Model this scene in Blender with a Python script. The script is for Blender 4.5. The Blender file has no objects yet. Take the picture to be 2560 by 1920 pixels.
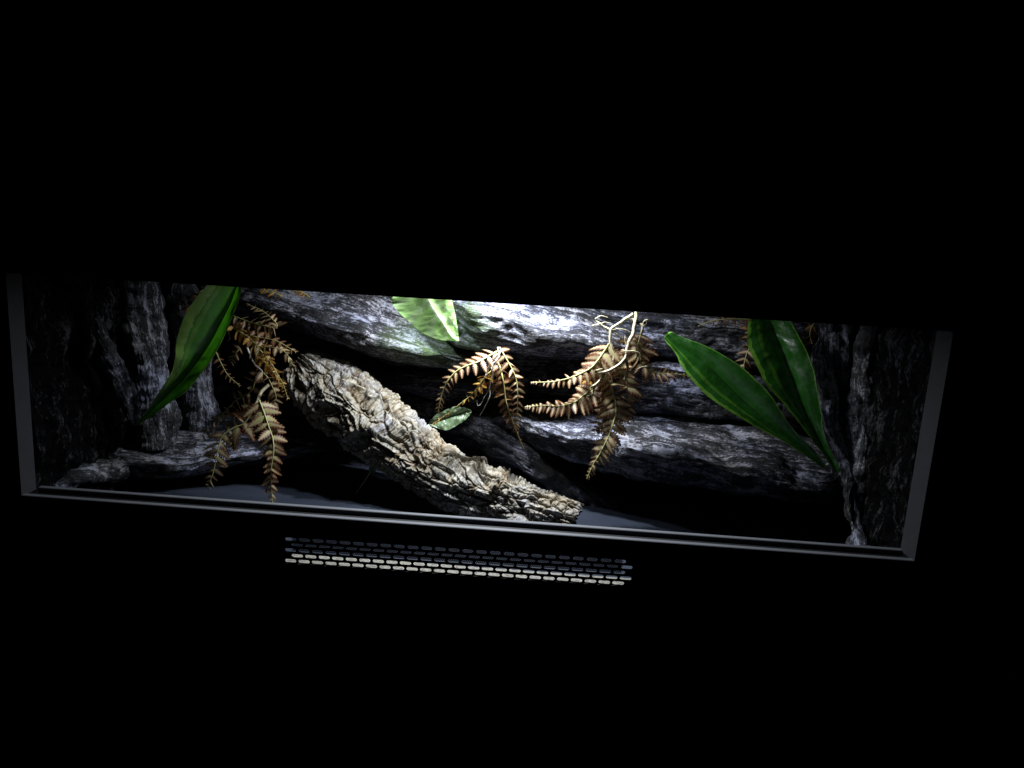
import bpy, math, random
import numpy as np
from mathutils import Matrix, Vector
R_ = np.random.RandomState(7); random.seed(7)
sc = bpy.context.scene
COL = sc.collection

# ------------------------------------------------------------------ camera, world, light, exposure
F_PX = 1900.0
CM = np.array([[0.9970934, 0.05032876, 0.05719943], [0.0658386, -0.19137001, -0.97930731],
               [-0.03834107, 0.98022678, -0.19412735]])
CC = np.array([0.09854482, -0.95587967, 0.389026245])
cam_d = bpy.data.cameras.new('camera'); cam = bpy.data.objects.new('camera', cam_d); COL.objects.link(cam)
cam_d.sensor_width = 36.0; cam_d.lens = F_PX / 2560 * 36.0
cam_d.clip_start = 0.02; cam_d.clip_end = 60
_m = Matrix(((CM[0][0], -CM[1][0], -CM[2][0], CC[0]), (CM[0][1], -CM[1][1], -CM[2][1], CC[1]),
             (CM[0][2], -CM[1][2], -CM[2][2], CC[2]), (0, 0, 0, 1)))
cam.matrix_world = _m
sc.camera = cam
w = bpy.data.worlds.new('World'); sc.world = w; w.use_nodes = True
w.node_tree.nodes['Background'].inputs[0].default_value = (0.55, 0.45, 1.0, 1)
w.node_tree.nodes['Background'].inputs[1].default_value = 0.0011
sc.view_settings.view_transform = 'Standard'
try: sc.view_settings.look = 'None'
except Exception: pass
sc.view_settings.exposure = 0.0; sc.view_settings.gamma = 1.0
sc.view_settings.use_curve_mapping = False
LAMP = (0.03, 0.242, 0.382)
for _dx, _e in ((-0.15, 1.0), (0.0, 4.8), (0.15, 0.9)):
    ld = bpy.data.lights.new('terrarium_light', 'AREA'); ld.shape = 'RECTANGLE'; ld.size = 0.030; ld.size_y = 0.022
    ld.energy = _e; ld.color = (0.90, 0.95, 1.0); ld.spread = math.radians(164)
    lo = bpy.data.objects.new('terrarium_light', ld); COL.objects.link(lo); lo.location = (LAMP[0] + _dx, LAMP[1], LAMP[2])

# ------------------------------------------------------------------ helpers
def at(px, py, Y):
    """photo pixel -> world point at depth Y (metres behind the front of the terrarium)"""
    px = np.asarray(px, float); py = np.asarray(py, float); Y = np.asarray(Y, float)
    d = np.stack([(px - 1280) / F_PX, (py - 960) / F_PX, np.ones_like(px)], -1) @ CM
    t = (Y - CC[1]) / d[..., 1]
    return CC + d * t[..., None]

def empty(name, loc, label, cat, group=None):
    o = bpy.data.objects.new(name, None); COL.objects.link(o); o.location = loc
    o.empty_display_size = 0.02
    o['label'] = label; o['category'] = cat
    if group: o['group'] = group
    return o

def mesh_obj(name, verts, faces, mat, parent=None, smooth=True, attrs=None, label=None):
    me = bpy.data.meshes.new(name)
    verts = np.asarray(verts, np.float32)
    if isinstance(faces, np.ndarray):
        nf, k = faces.shape
        me.vertices.add(len(verts)); me.vertices.foreach_set('co', verts.ravel())
        me.loops.add(nf * k); me.loops.foreach_set('vertex_index', faces.astype(np.int32).ravel())
        me.polygons.add(nf); me.polygons.foreach_set('loop_start', np.arange(0, nf * k, k, dtype=np.int32))
        try: me.polygons.foreach_set('loop_total', np.full(nf, k, np.int32))
        except Exception: pass
        me.update(calc_edges=True)
    else:
        me.from_pydata([tuple(map(float, v)) for v in verts], [], faces)
    me.polygons.foreach_set('use_smooth', np.full(len(me.polygons), smooth))
    for an, av in (attrs or {}).items():
        av = np.asarray(av, np.float32)
        if av.ndim == 1:
            a = me.attributes.new(an, 'FLOAT', 'POINT'); a.data.foreach_set('value', av)
        else:
            a = me.attributes.new(an, 'FLOAT_VECTOR', 'POINT'); a.data.foreach_set('vector', av.ravel())
    me.validate(); me.update()
    me.materials.append(mat)
    o = bpy.data.objects.new(name, me); COL.objects.link(o)
    if parent is not None:
        o.parent = parent
        if parent.type == 'EMPTY': o.matrix_parent_inverse = Matrix.Translation(-parent.location)
    if label: o['label'] = label
    return o

class MB:
    def __init__(s): s.v = []; s.f = []
    def box(s, x0, x1, y0, y1, z0, z1, b=0.0):
        n = len(s.v)
        if b <= 0:
            s.v += [(x, y, z) for x in (x0, x1) for y in (y0, y1) for z in (z0, z1)]
            for q in ((0, 1, 3, 2), (4, 6, 7, 5), (0, 4, 5, 1), (2, 3, 7, 6), (0, 2, 6, 4), (1, 5, 7, 3)):
                s.f.append(tuple(n + i for i in q))
            return s
        # bevelled along X: chamfered section
        sec = [(y0 + b, z0), (y1 - b, z0), (y1, z0 + b), (y1, z1 - b), (y1 - b, z1), (y0 + b, z1), (y0, z1 - b), (y0, z0 + b)]
        for x in (x0, x1): s.v += [(x, y, z) for y, z in sec]
        k = 8
        for i in range(k): s.f.append((n + i, n + (i + 1) % k, n + k + (i + 1) % k, n + k + i))
        s.f.append(tuple(n + i for i in range(k))[::-1]); s.f.append(tuple(n + k + i for i in range(k)))
        return s
    def obj(s, name, mat, parent=None, smooth=False, **k):
        return mesh_obj(name, s.v, s.f, mat, parent, smooth, **k)

# vectorised gradient noise -----------------------------------------------------------------
_perm = R_.permutation(256); _perm = np.concatenate([_perm, _perm, _perm])
_grad = R_.normal(size=(256, 3)); _grad /= np.linalg.norm(_grad, axis=1)[:, None]
def pnoise(p):
    p = np.asarray(p, float); i = np.floor(p).astype(int); f = p - i; i &= 255
    u = f * f * f * (f * (f * 6 - 15) + 10); out = 0
    for dx in (0, 1):
        wx = u[..., 0] if dx else 1 - u[..., 0]
        for dy in (0, 1):
            wy = u[..., 1] if dy else 1 - u[..., 1]
            for dz in (0, 1):
                wz = u[..., 2] if dz else 1 - u[..., 2]
                h = _perm[_perm[_perm[(i[..., 0] + dx) & 255] + ((i[..., 1] + dy) & 255)] + ((i[..., 2] + dz) & 255)]
                g = _grad[h]
                out = out + wx * wy * wz * (g[..., 0] * (f[..., 0] - dx) + g[..., 1] * (f[..., 1] - dy) + g[..., 2] * (f[..., 2] - dz))
    return out * 1.6
def fbm(p, o=3, g=0.5, l=2.1):
    a = 1; s = 0; p = np.asarray(p, float)
    for k in range(o): s = s + a * pnoise(p + 17.3 * k); a *= g; p = p * l
    return s
_cell = R_.rand(256, 3)
def worley(p):
    """F1, F2, cell id value"""
    p = np.asarray(p, float); i = np.floor(p).astype(int); f = p - i
    d1 = np.full(p.shape[:-1], 9.0); d2 = d1.copy(); cid = np.zeros(p.shape[:-1])
    for dx in (-1, 0, 1):
        for dy in (-1, 0, 1):
            for dz in (-1, 0, 1):
                h = _perm[_perm[_perm[(i[..., 0] + dx) & 255] + ((i[..., 1] + dy) & 255)] + ((i[..., 2] + dz) & 255)]
                c = _cell[h]
                d = np.sqrt((dx + c[..., 0] - f[..., 0]) ** 2 + (dy + c[..., 1] - f[..., 1]) ** 2 + (dz + c[..., 2] - f[..., 2]) ** 2)
                m = d < d1
                d2 = np.where(m, d1, np.minimum(d2, d)); d1 = np.where(m, d, d1); cid = np.where(m, h / 255.0, cid)
    return d1, d2, cid

def catmull(P, n):
    """P (k,d) -> n points through them"""
    P = np.asarray(P, float); k = len(P)
    Q = np.vstack([2 * P[0] - P[1], P, 2 * P[-1] - P[-2]])
    t = np.linspace(0, k - 1, n); i = np.minimum(t.astype(int), k - 2); u = (t - i)[:, None]
    a, b, c, d = Q[i], Q[i + 1], Q[i + 2], Q[i + 3]
    return 0.5 * (2 * b + (c - a) * u + (2 * a - 5 * b + 4 * c - d) * u ** 2 + (3 * b - a - 3 * c + d) * u ** 3)
def even(P, n, dens=12):
    """catmull then resample by arc length"""
    Q = catmull(P, len(P) * dens); s = np.r_[0, np.cumsum(np.linalg.norm(np.diff(Q[:, :3], axis=0), axis=1))]
    t = np.linspace(0, s[-1], n)
    return np.stack([np.interp(t, s, Q[:, j]) for j in range(Q.shape[1])], 1)

def grid_faces(nu, nv, wrap=False):
    i = np.arange(nu - 1)[:, None]; j = np.arange(nv if wrap else nv - 1)[None, :]
    j2 = (j + 1) % nv
    return np.stack([i * nv + j, i * nv + j2, (i + 1) * nv + j2, (i + 1) * nv + j], -1).reshape(-1, 4)
def grid_normals(P, wrap=False):
    du = np.gradient(P, axis=0)
    if wrap: dv = np.roll(P, -1, 1) - np.roll(P, 1, 1)
    else: dv = np.gradient(P, axis=1)
    n = np.cross(du, dv); return n / (np.linalg.norm(n, axis=-1, keepdims=True) + 1e-12)

# ------------------------------------------------------------------ materials
def new_mat(name):
    m = bpy.data.materials.new(name); m.use_nodes = True; nt = m.node_tree
    b = nt.nodes['Principled BSDF']; return m, nt, b
def N(nt, t, **k):
    n = nt.nodes.new(t)
    for a, v in k.items(): setattr(n, a, v)
    return n
def L(nt, a, b): nt.links.new(a, b)
def ramp(nt, fac, stops, interp='LINEAR'):
    r = N(nt, 'ShaderNodeValToRGB'); e = r.color_ramp.elements; r.color_ramp.interpolation = interp
    while len(e) > 1: e.remove(e[-1])
    e[0].position = stops[0][0]; e[0].color = (*stops[0][1], 1)
    for p, c in stops[1:]:
        x = e.new(p); x.color = (*c, 1)
    if fac is not None: L(nt, fac, r.inputs[0])
    return r
def mixc(nt, fac, a, b, mode='MIX'):
    m = N(nt, 'ShaderNodeMix', data_type='RGBA', blend_type=mode)
    for s, v in ((m.inputs[0], fac), (m.inputs[6], a), (m.inputs[7], b)):
        if isinstance(v, (int, float)): s.default_value = v
        elif isinstance(v, tuple): s.default_value = (*v, 1)
        else: L(nt, v, s)
    return m.outputs[2]
def attr(nt, name):
    return N(nt, 'ShaderNodeAttribute', attribute_name=name)
def noise(nt, vec, scale, detail=4, rough=0.55, dist=0.0, mapping=None):
    n = N(nt, 'ShaderNodeTexNoise'); n.inputs['Scale'].default_value = scale; n.inputs['Detail'].default_value = detail
    n.inputs['Roughness'].default_value = rough; n.inputs['Distortion'].default_value = dist
    if mapping is not None:
        mp = N(nt, 'ShaderNodeMapping'); mp.inputs['Scale'].default_value = mapping; L(nt, vec, mp.inputs[0]); vec = mp.outputs[0]
    L(nt, vec, n.inputs['Vector']); return n.outputs['Fac']
def math_(nt, op, a, b=None, clamp=False):
    m = N(nt, 'ShaderNodeMath', operation=op, use_clamp=clamp)
    for s, v in ((m.inputs[0], a), (m.inputs[1], b)):
        if v is None: continue
        if isinstance(v, (int, float)): s.default_value = v
        else: L(nt, v, s)
    return m.outputs[0]
def bump(nt, h, strength, dist, b, prev=None):
    n = N(nt, 'ShaderNodeBump'); n.inputs['Strength'].default_value = strength; n.inputs['Distance'].default_value = dist
    L(nt, h, n.inputs['Height'])
    if prev is not None: L(nt, prev, n.inputs['Normal'])
    if b is not None: L(nt, n.outputs[0], b.inputs['Normal'])
    return n.outputs[0]

def plain(name, col, rough=0.5, spec=0.5, bmp=0.0, scale=300):
    m, nt, b = new_mat(name)
    b.inputs['Roughness'].default_value = rough; b.inputs['Specular IOR Level'].default_value = spec
    g = N(nt, 'ShaderNodeNewGeometry')
    nz = noise(nt, g.outputs['Position'], 25, 4)
    L(nt, mixc(nt, nz, tuple(c * 0.8 for c in col), tuple(min(1, c * 1.2) for c in col)), b.inputs['Base Color'])
    if bmp: bump(nt, noise(nt, g.outputs['Position'], scale, 2), bmp, 0.0005, b)
    return m

M_BLACK = plain('black_laminate', (0.006, 0.006, 0.008), 0.55, 0.25)
M_ALU = plain('dark_grey_plastic', (0.12, 0.125, 0.14), 0.45, 0.4, 0.25, 900)
M_REVEAL = plain('shaded_edge', (0.030, 0.031, 0.036), 0.5, 0.2, 0.2, 900)  # runner plastic darkened; weaker light on the reveals put into the colour
M_FLOOR = plain('grey_laminate', (0.028, 0.034, 0.050), 0.42, 0.3)
M_MESH = plain('black_mesh', (0.01, 0.01, 0.012), 0.5)
M_ROOM = plain('dark_room_wall', (0.02, 0.02, 0.022), 0.9, 0.1)

def rock_mat(name, light=(0.29, 0.30, 0.36), mid=(0.042, 0.043, 0.055), dark=(0.006, 0.006, 0.007), cover=0.0, spec=0.3):
    m, nt, b = new_mat(name)
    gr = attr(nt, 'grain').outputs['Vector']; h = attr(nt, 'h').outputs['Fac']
    g = N(nt, 'ShaderNodeNewGeometry'); pos = g.outputs['Position']
    st = noise(nt, gr, 1.0, 6, 0.62, 0.35, (26, 230, 1))
    fine = noise(nt, gr, 1.0, 5, 0.65, 1.2, (75, 430, 1))
    blot = noise(nt, pos, 13, 4, 0.6)
    speck = noise(nt, pos, 260, 3, 0.6)
    a = math_(nt, 'MULTIPLY', math_(nt, 'SUBTRACT', st, 0.5), 1.05)
    a = math_(nt, 'ADD', a, math_(nt, 'MULTIPLY', math_(nt, 'SUBTRACT', fine, 0.5), 1.45))
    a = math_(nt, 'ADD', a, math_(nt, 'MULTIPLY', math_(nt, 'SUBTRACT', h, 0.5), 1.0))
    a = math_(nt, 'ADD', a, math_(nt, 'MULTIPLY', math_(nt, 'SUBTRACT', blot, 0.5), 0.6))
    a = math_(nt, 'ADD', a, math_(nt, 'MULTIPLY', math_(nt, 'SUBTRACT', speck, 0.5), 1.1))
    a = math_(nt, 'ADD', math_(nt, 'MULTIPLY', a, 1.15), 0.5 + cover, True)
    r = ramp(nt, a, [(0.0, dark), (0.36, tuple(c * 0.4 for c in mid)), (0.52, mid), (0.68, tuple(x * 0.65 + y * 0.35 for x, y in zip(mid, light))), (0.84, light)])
    tint = ramp(nt, noise(nt, pos, 6.5, 3, 0.6), [(0.32, (1.0, 0.93, 0.82)), (0.5, (0.97, 0.97, 1.0)), (0.66, (0.86, 0.88, 1.10))])
    col = mixc(nt, 1.0, r.outputs[0], tint.outputs[0], 'MULTIPLY')
    ms = attr(nt, 'leaf_shade').outputs['Fac']
    col = mixc(nt, math_(nt, 'MULTIPLY', ms, noise(nt, pos, 120, 3), True), col, (0.05, 0.10, 0.012))  # green-tinted shadow of the heart leaf, painted into the rock colour
    L(nt, col, b.inputs['Base Color'])
    b.inputs['Roughness'].default_value = 0.62; b.inputs['Specular IOR Level'].default_value = spec
    n1 = bump(nt, st, 0.8, 0.005, None); n2 = bump(nt, fine, 0.9, 0.003, None, n1)
    bump(nt, speck, 0.4, 0.0012, b, n2)
    return m
M_ROCK = rock_mat('painted_rock', cover=-0.01)
M_ROCK_SIDE = rock_mat('painted_rock_shaded', (0.045, 0.045, 0.05), (0.0035, 0.0035, 0.004), (0.0015, 0.0015, 0.002), -0.16, 0.03)  # darker copy of the rock; lamp falloff at the sides put into the colour
M_FOLD = rock_mat('painted_rock_corner', (0.27, 0.28, 0.33), (0.040, 0.041, 0.050), (0.004, 0.004, 0.005), -0.03)
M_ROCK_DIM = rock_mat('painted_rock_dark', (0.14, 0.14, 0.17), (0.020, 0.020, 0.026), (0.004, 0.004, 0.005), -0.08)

def cork_mat():
    m, nt, b = new_mat('cork_bark')
    gr = attr(nt, 'grain').outputs['Vector']; h = attr(nt, 'h').outputs['Fac']
    g = N(nt, 'ShaderNodeNewGeometry'); pos = g.outputs['Position']
    st = noise(nt, gr, 1.0, 6, 0.65, 0.3, (60, 300, 1)); n3 = noise(nt, pos, 160, 5, 0.65)
    ring = noise(nt, gr, 1.0, 5, 0.65, 0.8, (420, 60, 1))
    a = math_(nt, 'ADD', math_(nt, 'MULTIPLY', h, 1.0), math_(nt, 'MULTIPLY', math_(nt, 'SUBTRACT', n3, 0.5), 0.8))
    a = math_(nt, 'ADD', a, math_(nt, 'MULTIPLY', math_(nt, 'SUBTRACT', ring, 0.5), 0.7), True)
    r = ramp(nt, a, [(0.0, (0.022, 0.014, 0.009)), (0.26, (0.10, 0.075, 0.048)), (0.46, (0.15, 0.130, 0.103)), (0.72, (0.23, 0.215, 0.187)), (1.0, (0.32, 0.307, 0.283))])
    t = ramp(nt, noise(nt, pos, 17, 3, 0.6), [(0.34, (1.03, 0.94, 0.80)), (0.5, (1, 1, 0.95)), (0.64, (0.86, 0.90, 1.05))])
    L(nt, mixc(nt, 1.0, r.outputs[0], t.outputs[0], 'MULTIPLY'), b.inputs['Base Color'])
    b.inputs['Roughness'].default_value = 0.9; b.inputs['Specular IOR Level'].default_value = 0.15
    n1 = bump(nt, n3, 0.6, 0.0018, None); n2 = bump(nt, ring, 0.6, 0.0018, None, n1); bump(nt, st, 0.5, 0.0018, b, n2)
    return m
M_CORK = cork_mat()

def leafy(nt, b, col, trans, rough=0.35, spec=0.5):
    """diffuse/gloss principled mixed with a translucent lobe"""
    b.inputs['Roughness'].default_value = rough; b.inputs['Specular IOR Level'].default_value = spec
    L(nt, col, b.inputs['Base Color'])
    t = N(nt, 'ShaderNodeBsdfTranslucent'); L(nt, col, t.inputs[0])
    mx = N(nt, 'ShaderNodeMixShader'); mx.inputs[0].default_value = trans
    out = [n for n in nt.nodes if n.type == 'OUTPUT_MATERIAL'][0]
    L(nt, b.outputs[0], mx.inputs[1]); L(nt, t.outputs[0], mx.inputs[2]); L(nt, mx.outputs[0], out.inputs[0])

def fern_mat(name, centre, edge, rib, trans=0.5):
    m, nt, b = new_mat(name)
    e = attr(nt, 'e').outputs['Fac']; v = attr(nt, 'v').outputs['Fac']; g = N(nt, 'ShaderNodeNewGeometry')
    nz = noise(nt, g.outputs['Position'], 170, 3, 0.6); big = noise(nt, g.outputs['Position'], 28, 2, 0.5)
    a = math_(nt, 'ADD', math_(nt, 'MULTIPLY', e, 0.98), math_(nt, 'MULTIPLY', v, 0.22))
    a = math_(nt, 'ADD', a, math_(nt, 'MULTIPLY', math_(nt, 'SUBTRACT', nz, 0.5), 0.35))
    a = math_(nt, 'ADD', a, math_(nt, 'MULTIPLY', math_(nt, 'SUBTRACT', big, 0.5), 0.9), True)
    r = ramp(nt, a, [(0.02, rib), (0.16, centre), (0.42, tuple(0.6 * x + 0.4 * y for x, y in zip(centre, edge))), (0.66, edge)])
    leafy(nt, b, r.outputs[0], trans, 0.5, 0.35)
    bump(nt, nz, 0.4, 0.0008, b)
    return m
M_FERN = fern_mat('fern_tan', (0.46, 0.375, 0.23), (0.13, 0.052, 0.020), (0.38, 0.36, 0.12))
M_FERN_OLIVE = fern_mat('fern_olive', (0.48, 0.42, 0.24), (0.17, 0.068, 0.034), (0.34, 0.38, 0.10))
M_FERN_GOLD = fern_mat('fern_gold', (0.48, 0.30, 0.07), (0.34, 0.16, 0.035), (0.48, 0.38, 0.10))
M_FERN_BROWN = fern_mat('fern_brown', (0.26, 0.15, 0.06), (0.13, 0.055, 0.025), (0.22, 0.15, 0.06))
M_STEM = plain('fern_stem', (0.30, 0.29, 0.11), 0.5, 0.4, 0.3, 500)
M_ROOT = plain('pale_root', (0.42, 0.38, 0.25), 0.6, 0.3, 0.6, 350)
M_ROOT2 = plain('grey_root', (0.36, 0.35, 0.33), 0.6, 0.3, 0.6, 400)

def blade_mat(name, base, margin, lo_=0.62, streak=True, sheen=0.0, rough=0.3, trans=0.3, tip=False):
    m, nt, b = new_mat(name)
    uv = attr(nt, 'blade_uv').outputs['Vector']; s = N(nt, 'ShaderNodeSeparateXYZ'); L(nt, uv, s.inputs[0])
    u, v = s.outputs[0], s.outputs[1]
    g = N(nt, 'ShaderNodeNewGeometry'); pos = g.outputs['Position']
    wob = noise(nt, uv, 1.0, 4, 0.6, 0, (2, 22, 1))
    au = math_(nt, 'ABSOLUTE', u)
    nz = noise(nt, pos, 55, 4, 0.6)
    lft = math_(nt, 'SUBTRACT', math_(nt, 'MULTIPLY', u, -1.0), math_(nt, 'MULTIPLY', wob, 0.28))     # wide margin on the left edge
    rgt = math_(nt, 'SUBTRACT', u, math_(nt, 'MULTIPLY', wob, 0.12))
    fm = math_(nt, 'GREATER_THAN', lft, lo_); fr = math_(nt, 'GREATER_THAN', rgt, 0.90)
    f = math_(nt, 'MAXIMUM', fm, fr)
    body = mixc(nt, nz, tuple(c * 0.55 for c in base), tuple(c * 1.5 for c in base))
    col = mixc(nt, f, body, margin)
    if streak:
        d = math_(nt, 'ABSOLUTE', math_(nt, 'ADD', u, 0.60)); d = math_(nt, 'LESS_THAN', d, math_(nt, 'MULTIPLY', wob, 0.12))
        col = mixc(nt, math_(nt, 'MULTIPLY', d, 0.75), col, tuple(x * .45 + y * .55 for x, y in zip(base, margin)))
    if tip: col = mixc(nt, math_(nt, 'GREATER_THAN', math_(nt, 'ADD', v, math_(nt, 'MULTIPLY', wob, 0.02)), 0.945), col, (0.14, 0.42, 0.02))
    rib = math_(nt, 'LESS_THAN', au, 0.045)
    col = mixc(nt, rib, col, tuple(c * 0.5 for c in base))
    leafy(nt, b, col, trans, rough, 0.9)
    b.inputs['Coat Weight'].default_value = 1.0; b.inputs['Coat Roughness'].default_value = 0.25
    blot = noise(nt, pos, 70, 4, 0.6)
    rr = ramp(nt, blot, [(0.35, (rough - .06,) * 3), (0.65, (rough + 0.28,) * 3)]); L(nt, rr.outputs[0], b.inputs['Roughness'])
    vein = N(nt, 'ShaderNodeTexWave'); vein.inputs['Scale'].default_value = 1.0
    mp = N(nt, 'ShaderNodeMapping'); mp.inputs['Scale'].default_value = (0.7, 14, 1); L(nt, uv, mp.inputs[0]); L(nt, mp.outputs[0], vein.inputs['Vector'])
    vein.bands_direction = 'Y'; vein.inputs['Distortion'].default_value = 1.5
    n1 = bump(nt, vein.outputs['Fac'], 0.05, 0.001, None); bump(nt, blot, 0.5, 0.0016, b, n1)
    return m
M_LEAF_L = blade_mat('leaf_green', (0.050, 0.25, 0.008), (0.24, 0.46, 0.07), 0.58, True, trans=0.6, rough=0.42)
M_LEAF_R = blade_mat('leaf_dark_green', (0.014, 0.085, 0.008), (0.12, 0.28, 0.03), 0.74, True, trans=0.35, rough=0.2, tip=True)

def heart_mat():
    m, nt, b = new_mat('pale_heart_leaf')
    uv = attr(nt, 'blade_uv').outputs['Vector']; s = N(nt, 'ShaderNodeSeparateXYZ'); L(nt, uv, s.inputs[0])
    u, v = s.outputs[0], s.outputs[1]
    au = math_(nt, 'ABSOLUTE', u)
    ph = math_(nt, 'ADD', math_(nt, 'MULTIPLY', v, 5.0), math_(nt, 'MULTIPLY', au, 1.1))
    wv = math_(nt, 'SINE', math_(nt, 'MULTIPLY', ph, 6.283))
    g = N(nt, 'ShaderNodeNewGeometry'); nz = noise(nt, g.outputs['Position'], 60, 3, 0.6)
    ve = math_(nt, 'POWER', math_(nt, 'ADD', math_(nt, 'MULTIPLY', wv, 0.5), 0.5), 5.0)
    mid = math_(nt, 'LESS_THAN', au, 0.05)
    f = math_(nt, 'MAXIMUM', math_(nt, 'MULTIPLY', ve, 0.4), mid)
    body = mixc(nt, nz, (0.42, 0.74, 0.22), (0.50, 0.80, 0.32))
    col = mixc(nt, f, body, (0.72, 0.84, 0.62))
    leafy(nt, b, col, 0.38, 0.33, 0.5)
    n1 = bump(nt, wv, 0.25, 0.0010, None); bump(nt, nz, 0.25, 0.0012, b, n1)
    return m
M_HEART = heart_mat()
M_SMALL = blade_mat('leaf_grey_green', (0.075, 0.125, 0.055), (0.075, 0.125, 0.055), 2.0, False, rough=0.5, trans=0.15)

def strip_mat():
    m, nt, b = new_mat('pale_sealant')
    g = N(nt, 'ShaderNodeNewGeometry'); pos = g.outputs['Position']
    n = noise(nt, pos, 1.0, 5, 0.7, 0.4, (170, 420, 300))
    r = ramp(nt, n, [(0.38, (0.03, 0.027, 0.024)), (0.46, (0.15, 0.14, 0.125)), (0.6, (0.24, 0.23, 0.20))])
    L(nt, r.outputs[0], b.inputs['Base Color']); b.inputs['Roughness'].default_value = 0.8
    return m
M_STRIP = strip_mat()

# ------------------------------------------------------------------ setting
mb = MB(); mb.box(-4, 4, 0.62, 0.68, -1.6, 2.6)
bw = mb.obj('background_wall', M_ROOM); bw['kind'] = 'structure'

# ------------------------------------------------------------------ the terrarium
HX = 0.6; HT = 0.302; ZF = -0.082; DEP = 0.53; XI = 0.635; ZC = 0.392
tank = empty('terrarium', (0, 0.0, -0.12), 'long black wooden terrarium with an open front, glass runner sill and slotted vent strip', 'terrarium')
MB().box(-0.70, 0.70, 0.0, 0.018, HT, 0.46).obj('top_panel', M_BLACK, tank)
# bottom panel with the vent aperture cut out
VX0, VX1, VZ0, VZ1 = -0.240, 0.246, -0.0810, -0.0240
mb = MB(); mb.box(-0.70, VX0, 0, 0.018, -0.12, -0.002); mb.box(VX1, 0.70, 0, 0.018, -0.12, -0.002)
mb.box(VX0, VX1, 0, 0.018, VZ1, -0.002); mb.box(VX0, VX1, 0, 0.018, -0.12, VZ0)
mb.obj('bottom_panel', M_BLACK, tank)
for sx in (-1, 1):
    a, c = sorted((sx * 0.602, sx * 0.70))
    MB().box(a, c, 0, 0.018, -0.002, HT).obj('side_frame', M_BLACK, tank)
    a, c = sorted((sx * 0.6, sx * 0.632))
    # grey inner reveal whose face towards the opening catches the lamp
    mb = MB(); mb.box(a, c, 0.0006 if 0 else 0.0185, 0.030 if sx < 0 else 0.040, -0.002, HT - 0.001)
    mb.box(min(sx * 0.6, sx * 0.602), max(sx * 0.6, sx * 0.602), 0.0, 0.0185, -0.002, HT - 0.001)
    mb.obj('reveal', M_REVEAL, tank)
    a, c = sorted((sx * XI, sx * 0.655))
    MB().box(a, c, 0.018, DEP, -0.12, 0.46).obj('side_wall', M_BLACK, tank)
MB().box(-0.655, 0.655, DEP, DEP + 0.018, -0.12, 0.46).obj('back_wall', M_BLACK, tank)
MB().box(-XI, XI, 0.018, DEP, ZC, 0.41).obj('ceiling_panel', M_BLACK, tank)
MB().box(-XI, XI, 0.018, DEP, -0.10, ZF).obj('floor_panel', M_FLOOR, tank)
# pale sealant strip along the front of the floor, seen through the lower slots
nu, nv = 400, 12
U, V = np.meshgrid(np.linspace(-0.3, 0.3, nu), np.linspace(0.019, 0.056, nv), indexing='ij')
Z = ZF + 0.0012 + 0.0016 * (1 - ((V - 0.0375) / 0.0186) ** 2) + 0.0008 * fbm(np.stack([U * 150, V * 150, U * 0], -1), 3)
P = np.stack([U, V, Z], -1); mesh_obj('sealant_strip', P.reshape(-1, 3), grid_faces(nu, nv), M_STRIP, tank)
# glass runner: front lip, rear lip, a low divider
sill = MB().box(-0.6, 0.6, 0.0, 0.044, -0.016, -0.0085).obj('runner_sill', M_BLACK, tank)
run = MB().box(-0.5999, 0.5999, 0.0, 0.0085, -0.0085, 0.0, 0.0008).obj('runner_lip', M_ALU, sill)
MB().box(-0.5995, 0.5995, 0.0335, 0.0415, -0.0085, 0.0, 0.0008).obj('runner_lip', M_ALU, sill)
MB().box(-0.5995, 0.5995, 0.0165, 0.0180, -0.0085, -0.0032).obj('runner_divider', M_ALU, sill)
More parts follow.
